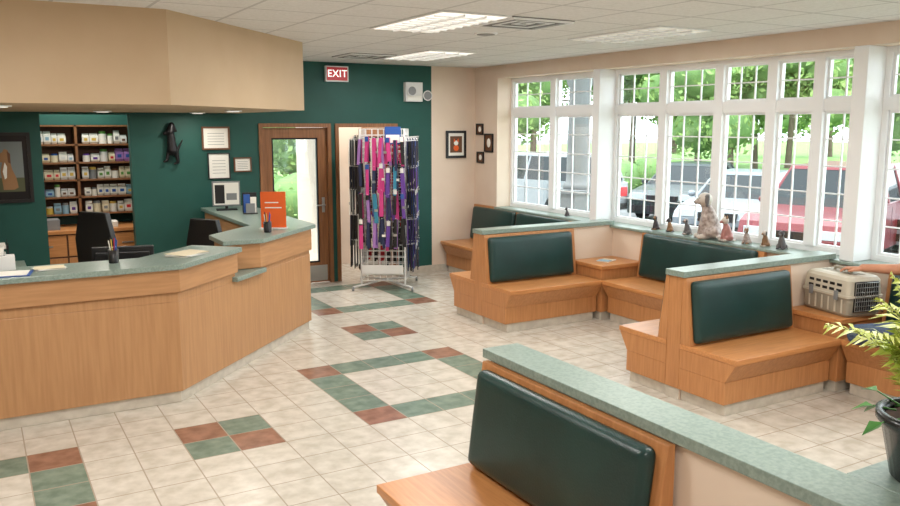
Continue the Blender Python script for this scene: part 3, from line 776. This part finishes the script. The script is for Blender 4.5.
for s in (-1, 1):
    A((5.965, yo+s*.033, 1.325), (5.965, yo+s*.033, 1.325), .013, .013, 'hair')
    A((6.05, yo+s*.098, 1.31), (6.05, yo+s*.10, 1.28), .018, .013, 'skin')
A((6.07, yo, 1.375), (6.10, yo, 1.33), .098, .085, 'hair'); A((6.01, yo-.04, 1.405), (6.01, yo+.04, 1.405), .055, .055, 'hair')
A((6.08, yo+.16, 1.09), (6.12, yo+.25, 1.03), .062, .055, 'shirt')
A((6.12, yo+.25, 1.03), (6.13, yo+.33, .995), .048, .044, 'skin')
A((6.13, yo+.33, .995), (6.03, yo+.56, .985), .045, .030, 'skin')
pr += hand_prims((6.03, yo+.56, .975), (-.42, 1, -.05), (0, 0, 1), (-1, -.42, 0))
A((6.08, yo-.17, 1.09), (6.05, yo-.23, .93), .062, .055, 'shirt'); A((6.05, yo-.23, .93), (6.03, yo-.25, .82), .046, .043, 'skin')
A((6.03, yo-.25, .82), (5.86, yo-.17, .70), .043, .029, 'skin')
pr += hand_prims((5.86, yo-.17, .695), (-1, .25, -.15), (-.12, 0, 1), (.2, 1, 0))
A((6.03, yo+.10, .550), (5.71, yo+.35, .530), .100, .080, 'jeans')
A((5.71, yo+.35, .530), (5.63, yo+.17, .58), .076, .064, 'jeans'); A((5.63, yo+.17, .58), (5.59, yo-.02, .645), .064, .048, 'jeans')
A((5.59, yo-.02, .645), (5.58, yo-.08, .665), .042, .04, 'shoe'); A((5.58, yo-.08, .665), (5.50, yo-.14, .72), .045, .036, 'shoe')
A((6.05, yo-.10, .55), (5.62, yo-.15, .54), .095, .066, 'jeans'); A((5.62, yo-.15, .54), (5.60, yo-.15, .30), .064, .058, 'jeans'); A((5.60, yo-.15, .30), (5.60, yo-.15, .12), .058, .045, 'jeans')
A((5.61, yo-.15, .07), (5.42, yo-.16, .045), .052, .04, 'shoe')
man = blob('seated_man', pr, .0055, 5)

# ------------------------------------------------------------------ potted palm
mb = MB('potted_palm')
pc = Vector((2.492, 1.33, 1.011))
mb.lathe([(.105, 0), (.115, .01), (.150, .17), (.168, .19), (.168, .215), (.150, .215), (.145, .19)], tuple(pc), 'pot', 28)
mb.cyl(tuple(pc+Vector((0, 0, .17))), tuple(pc+Vector((0, 0, .192))), .138, .142, 'soil', 24)
rnd = random.Random(3)
def frond(base, az, lean, ln, mt, nleaf=18, lw=.0075, ll=.105):
    d = Vector((math.cos(az), math.sin(az), 0)); pts = []
    for i in range(13):
        t = i/12; ang = lean*t**1.1
        if i == 0: p = Vector(base)
        else: p = pts[-1]+(d*math.sin(ang)+Vector((0, 0, 1))*math.cos(ang))*(ln/12)
        pts.append(p)
    for i in range(12): mb.cyl(pts[i], pts[i+1], .003*(1-i/16), .003*(1-(i+1)/16), mt, 5)
    sd = Vector((-d.y, d.x, 0))
    for k in range(nleaf):
        t = .2+.8*k/(nleaf-1); q = t*12; i = min(int(q), 11); p = pts[i].lerp(pts[i+1], q-i); tg = (pts[i+1]-pts[i]).normalized()
        L_ = ll*(math.sin(PI*min(1, .15+t*.85))**.6+.25)
        for s in (-1, 1):
            dr = (sd*s*.85+tg*.65+Vector((0, 0, rnd.uniform(-.15, .25)))).normalized()
            nrm = tg.cross(dr).normalized(); wv = dr.cross(nrm).normalized()*lw*rnd.uniform(.8, 1.2)
            a = p; b = p+dr*L_*.45+Vector((0, 0, .004)); c = p+dr*L_-Vector((0, 0, L_*.28))
            mb.add([tuple(a), tuple(b+wv), tuple(c), tuple(b-wv)], [(0, 1, 2, 3)], mt, False)
for i in range(48):
    az = 2*PI*i/48*5+rnd.uniform(-.2, .2); ln = rnd.uniform(.26, .46)
    frond(pc+Vector((rnd.uniform(-.06, .06), rnd.uniform(-.06, .06), .19)), az, rnd.uniform(.3, 1.7), ln, 'leaf')
for i in range(13):
    az = rnd.uniform(0, 2*PI); L0 = rnd.uniform(.05, .11); d = Vector((math.cos(az), math.sin(az), rnd.uniform(-.35, .3)))
    p0 = pc+Vector((0, 0, .205))+Vector((d.x, d.y, 0))*.11; p1 = p0+d*L0; mb.cyl(p0, p1, .003, .003, 'leafd', 5)
    sd = Vector((-d.y, d.x, 0)).normalized()*.028; f = d.normalized()*.065
    mb.add([tuple(p1), tuple(p1+sd+f*.4), tuple(p1+f-Vector((0, 0, .03))), tuple(p1-sd+f*.4)], [(0, 1, 2, 3)], 'leafd')
mb.build()

# ------------------------------------------------------------------ exterior
ZG = -.3
mb = MB('ground'); mb.box(-40, 110, -50, 110, ZG-.2, ZG-.001, 'asphalt'); mb.build()
for nm, b in (('lawn', (24, 100, -30, 80)), ('lawn', (7.6, 9.2, -4, 9.4)), ('lawn', (-10, 24, 27, 60))):
    mb = MB(nm); mb.box(b[0], b[1], b[2], b[3], ZG, ZG+.12, 'grass'); mb.build()
for b in ((6.75, 7.58, -10, 11.5, .12), (9.22, 10.0, -10, 20, .12), (2, 6.7, 11.7, 17, .2)):
    mb = MB('sidewalk'); mb.box(b[0], b[1], b[2], b[3], ZG, ZG+b[4], 'concrete'); mb.build()

def tree(name, seed, h, w, loc):
    r = random.Random(seed); mb = MB(name)
    mb.cyl((0, 0, 0), (.1, .05, h*.4), .16, .11, 'bark', 10)
    cs = []
    for i in range(9):
        a = r.uniform(0, 2*PI); rr = r.uniform(0, w*.5); z = r.uniform(h*.38, h*.85); s = r.uniform(w*.26, w*.42)
        cs.append((rr*math.cos(a), rr*math.sin(a), z, s)); mb.cyl((.1, .05, h*.38), (rr*math.cos(a), rr*math.sin(a), z), .06, .02, 'bark', 6)
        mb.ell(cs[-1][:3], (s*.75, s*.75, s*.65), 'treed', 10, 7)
    vs = []; fs = []
    for i in range(2600):
        c = r.choice(cs); v = Vector((r.gauss(0, 1), r.gauss(0, 1), r.gauss(0, 1))).normalized(); p = Vector(c[:3])+v*c[3]*r.uniform(.7, 1.05)
        u = Vector((r.gauss(0, 1), r.gauss(0, 1), r.gauss(0, 1))).normalized(); t = v.cross(u).normalized(); b = (t.cross(u)).normalized(); s = r.uniform(.07, .16)
        o = len(vs); vs += [tuple(p-t*s), tuple(p-b*s*.6), tuple(p+t*s), tuple(p+b*s*.6)]; fs.append((o, o+1, o+2, o+3))
    mb.add(vs, fs, 'tree'); return mb.build(loc=loc)
def at(D, k): return (D*(.5015+.8652*k), D*(.8652-.5015*k))
def gz(x, y): return ZG+.121 if (24 < x < 100 and -30 < y < 80) or (-10 < x < 24 and 27 < y < 60) else ZG
def at3(D, k): x, y = at(D, k); return (x, y, gz(x, y))
t0 = tree('tree', 1, 6.5, 3.6, at3(34, .10)); t1 = tree('tree', 2, 7.5, 4.2, at3(36, .22)); t2 = tree('tree', 5, 5.5, 3.4, at3(32, .30))
for (D, k, s, src) in ((34, .37, 1.0, t0), (32, .45, .95, t1), (34, .53, 1.0, t2), (30, .62, .9, t0), (42, .16, 1.2, t1), (44, .27, 1.2, t0), (46, .34, 1.2, t2), (44, .41, 1.15, t1), (46, .49, 1.3, t0), (28, .04, .8, t2), (42, .58, 1.2, t2), (24, -.19, .8, t2), (28, -.16, 1, t0), (28, -.24, 1, t1), (60, .39, 1.3, t2), (60, .46, 1.3, t1), (60, .30, 1.3, t0)):
    inst(src, 'tree', at3(D, k), D*1.7, s)
def shrub(loc, s):
    r = random.Random(int(loc[0]*10)); mb = MB('shrub'); vs = []; fs = []
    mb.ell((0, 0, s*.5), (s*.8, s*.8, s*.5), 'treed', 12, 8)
    for i in range(900):
        v = Vector((r.gauss(0, 1), r.gauss(0, 1), abs(r.gauss(0, 1)))).normalized(); p = Vector((v.x*s, v.y*s, v.z*s*.9+.1))*r.uniform(.8, 1.05)
        u = Vector((r.gauss(0, 1), r.gauss(0, 1), r.gauss(0, 1))).normalized(); t = v.cross(u).normalized(); b = t.cross(u).normalized(); q = r.uniform(.03, .06)
        o = len(vs); vs += [tuple(p-t*q), tuple(p-b*q*.6), tuple(p+t*q), tuple(p+b*q*.6)]; fs.append((o, o+1, o+2, o+3))
    mb.add(vs, fs, 'tree'); mb.build(loc=loc)
for D, k, s in ((22, .60, 1.4), (27, .26, 1.5), (27, .20, 1.3), (20, -.17, 1.3), (20.5, -.24, 1.3)): shrub(at3(D, k), s)

def car(loc, rot, paint, suv=False, name='car'):
    mb = MB(name)
    W = .9; H1 = .95 if suv else .82; H2 = 1.68 if suv else 1.40; g = .22 if suv else .16
    def arch(cx, r=.37, n=8): return [(cx+r*math.cos(PI*i/n), .32+r*math.sin(PI*i/n)) for i in range(n+1)]
    prof = [(2.2, g+.05), (2.25, .55), (2.15, H1-.15), (1.9, H1-.05), (1.0, H1+.06), (-1.9 if suv else -1.5, H1+.08), (-2.2, H1), (-2.25, .5), (-2.2, g+.05)]
    bot = [(-1.75, g)]+arch(-1.38)[::-1]+[(-.95, g), (.95, g)]+arch(1.38)[::-1]+[(1.8, g)]
    poly = prof+[(p[0], max(p[1], g)) for p in bot]
    mb.prism(poly, -W, W, paint, 'y')
    if suv: lowx, topx = (1.05, -2.1), (.35, -1.9)
    else: lowx, topx = (1.0, -1.75), (.25, -1.05)
    z0 = H1+.05; z1 = H2; wi = W-.06; wt = W-.24
    def gh(zA, zB, mt, infl=0):
        def pt(x_l, x_t, z): t = (z-z0)/(z1-z0); return x_l+(x_t-x_l)*t
        vs = []
        for z in (zA, zB):
            t = (z-z0)/(z1-z0); w = wi+(wt-wi)*t+infl
            vs += [(pt(lowx[0], topx[0], z)+infl, -w, z), (pt(lowx[0], topx[0], z)+infl, w, z), (pt(lowx[1], topx[1], z)-infl, w, z), (pt(lowx[1], topx[1], z)-infl, -w, z)]
        mb.add(vs, [(3,2,1,0),(4,5,6,7),(0,1,5,4),(1,2,6,5),(2,3,7,6),(3,0,4,7)], mt)
    gh(z0, z1-.04, 'carglass'); gh(z1-.07, z1, paint, .01)
    for s in (-1, 1):
        for (xl, xt) in ((lowx[0], topx[0]), (-.25, -.3), (lowx[1]*.62, topx[1]*.62), (lowx[1], topx[1])):
            a = Vector((xl, s*(wi+.004), z0)); b = Vector((xt, s*(wt+.004), z1-.03)); mb.cyl(a, b, .035, .03, paint, 6)
        mb.ell((.85, s*(W+.09), z0+.06), (.07, .09, .07), paint, 10, 6)
        for wx in (-1.38, 1.38):
            mb.cyl((wx, s*(W-.2), .32), (wx, s*(W+.01), .32), .32, .32, 'tyre', 24); mb.cyl((wx, s*(W+.0), .32), (wx, s*(W+.02), .32), .2, .18, 'grey', 16)
        mb.box(2.10, 2.255, s*.62-.17, s*.62+.17, .58, .72, 'headlamp'); mb.box(-2.255, -2.15, s*.7-.12, s*.7+.12, .62, .85, 'red')
        for dx in (.75, -.3, -1.1): mb.box(dx-.005, dx+.005, s*W-.004, s*W+.004, .35, H1, 'dark')
    mb.box(2.15, 2.262, -.38, .38, .5, .68, 'dark'); mb.box(2.14, 2.27, -.8, .8, .28, .42, 'dark'); mb.box(-2.27, -2.14, -.8, .8, .3, .45, 'dark')
    mb.build(.03, 2, loc=loc, rot=rot)
M['car_red'] = carpaint('car_paint_red', (112,24,36)); M['car_white'] = carpaint('car_paint_white', (146,150,154)); M['car_green'] = carpaint('car_paint_dark', (34,48,48)); M['car_silver'] = carpaint('car_paint_silver', (124,132,140))
def carat(D, k, r, p, suv=False): x, y = at(D, k); car((x, y, ZG), math.radians(r), p, suv)
carat(15, .47, 199, 'car_red', True)
carat(22, .295, 205, 'car_green')
carat(18, .365, 205, 'car_silver')
carat(22, .11, 100, 'car_white', True)
carat(16.5, .60, 190, 'car_white')

mb = MB('porch_column')
c = (8.62, 10.66, ZG)
mb.box(c[0]-.29, c[0]+.29, c[1]-.29, c[1]+.29, ZG, 1.0, 'column'); mb.box(c[0]-.33, c[0]+.33, c[1]-.33, c[1]+.33, 1.0, 1.06, 'column')
mb.lathe([(.24, 1.36), (.26, 1.40), (.24, 1.45), (.20, 1.48), (.195, 1.6), (.175, 3.0), (.21, 3.05), (.24, 3.2)], c, 'column', 32)
mb.box(c[0]-.28, c[0]+.28, c[1]-.28, c[1]+.28, 2.9, 3.05, 'column'); mb.build()

# ------------------------------------------------------------------ light
w = bpy.data.worlds.new('world'); scene.world = w; w.use_nodes = True
bg = w.node_tree.nodes['Background']; bg.inputs[0].default_value = (.94, .97, 1, 1); bg.inputs[1].default_value = 5.6
sd = bpy.data.lights.new('sun', 'SUN'); sd.energy = 2.5; sd.angle = .05; sd.color = (1, .96, .9)
so = bpy.data.objects.new('sun', sd); scene.collection.objects.link(so)
so.rotation_euler = Vector((.45, -.3, -.9)).to_track_quat('-Z', 'Y').to_euler()

# ------------------------------------------------------------------ camera
cd = bpy.data.cameras.new('camera'); cam = bpy.data.objects.new('camera', cd); scene.collection.objects.link(cam)
cd.sensor_width = 36; cd.lens = 36*820/900; cd.clip_end = 500; cd.clip_start = .05
cam.location = (0, 0, 2.1)
cam.rotation_euler = (math.radians(90-8.87), 0, math.radians(-30.1))
scene.camera = cam
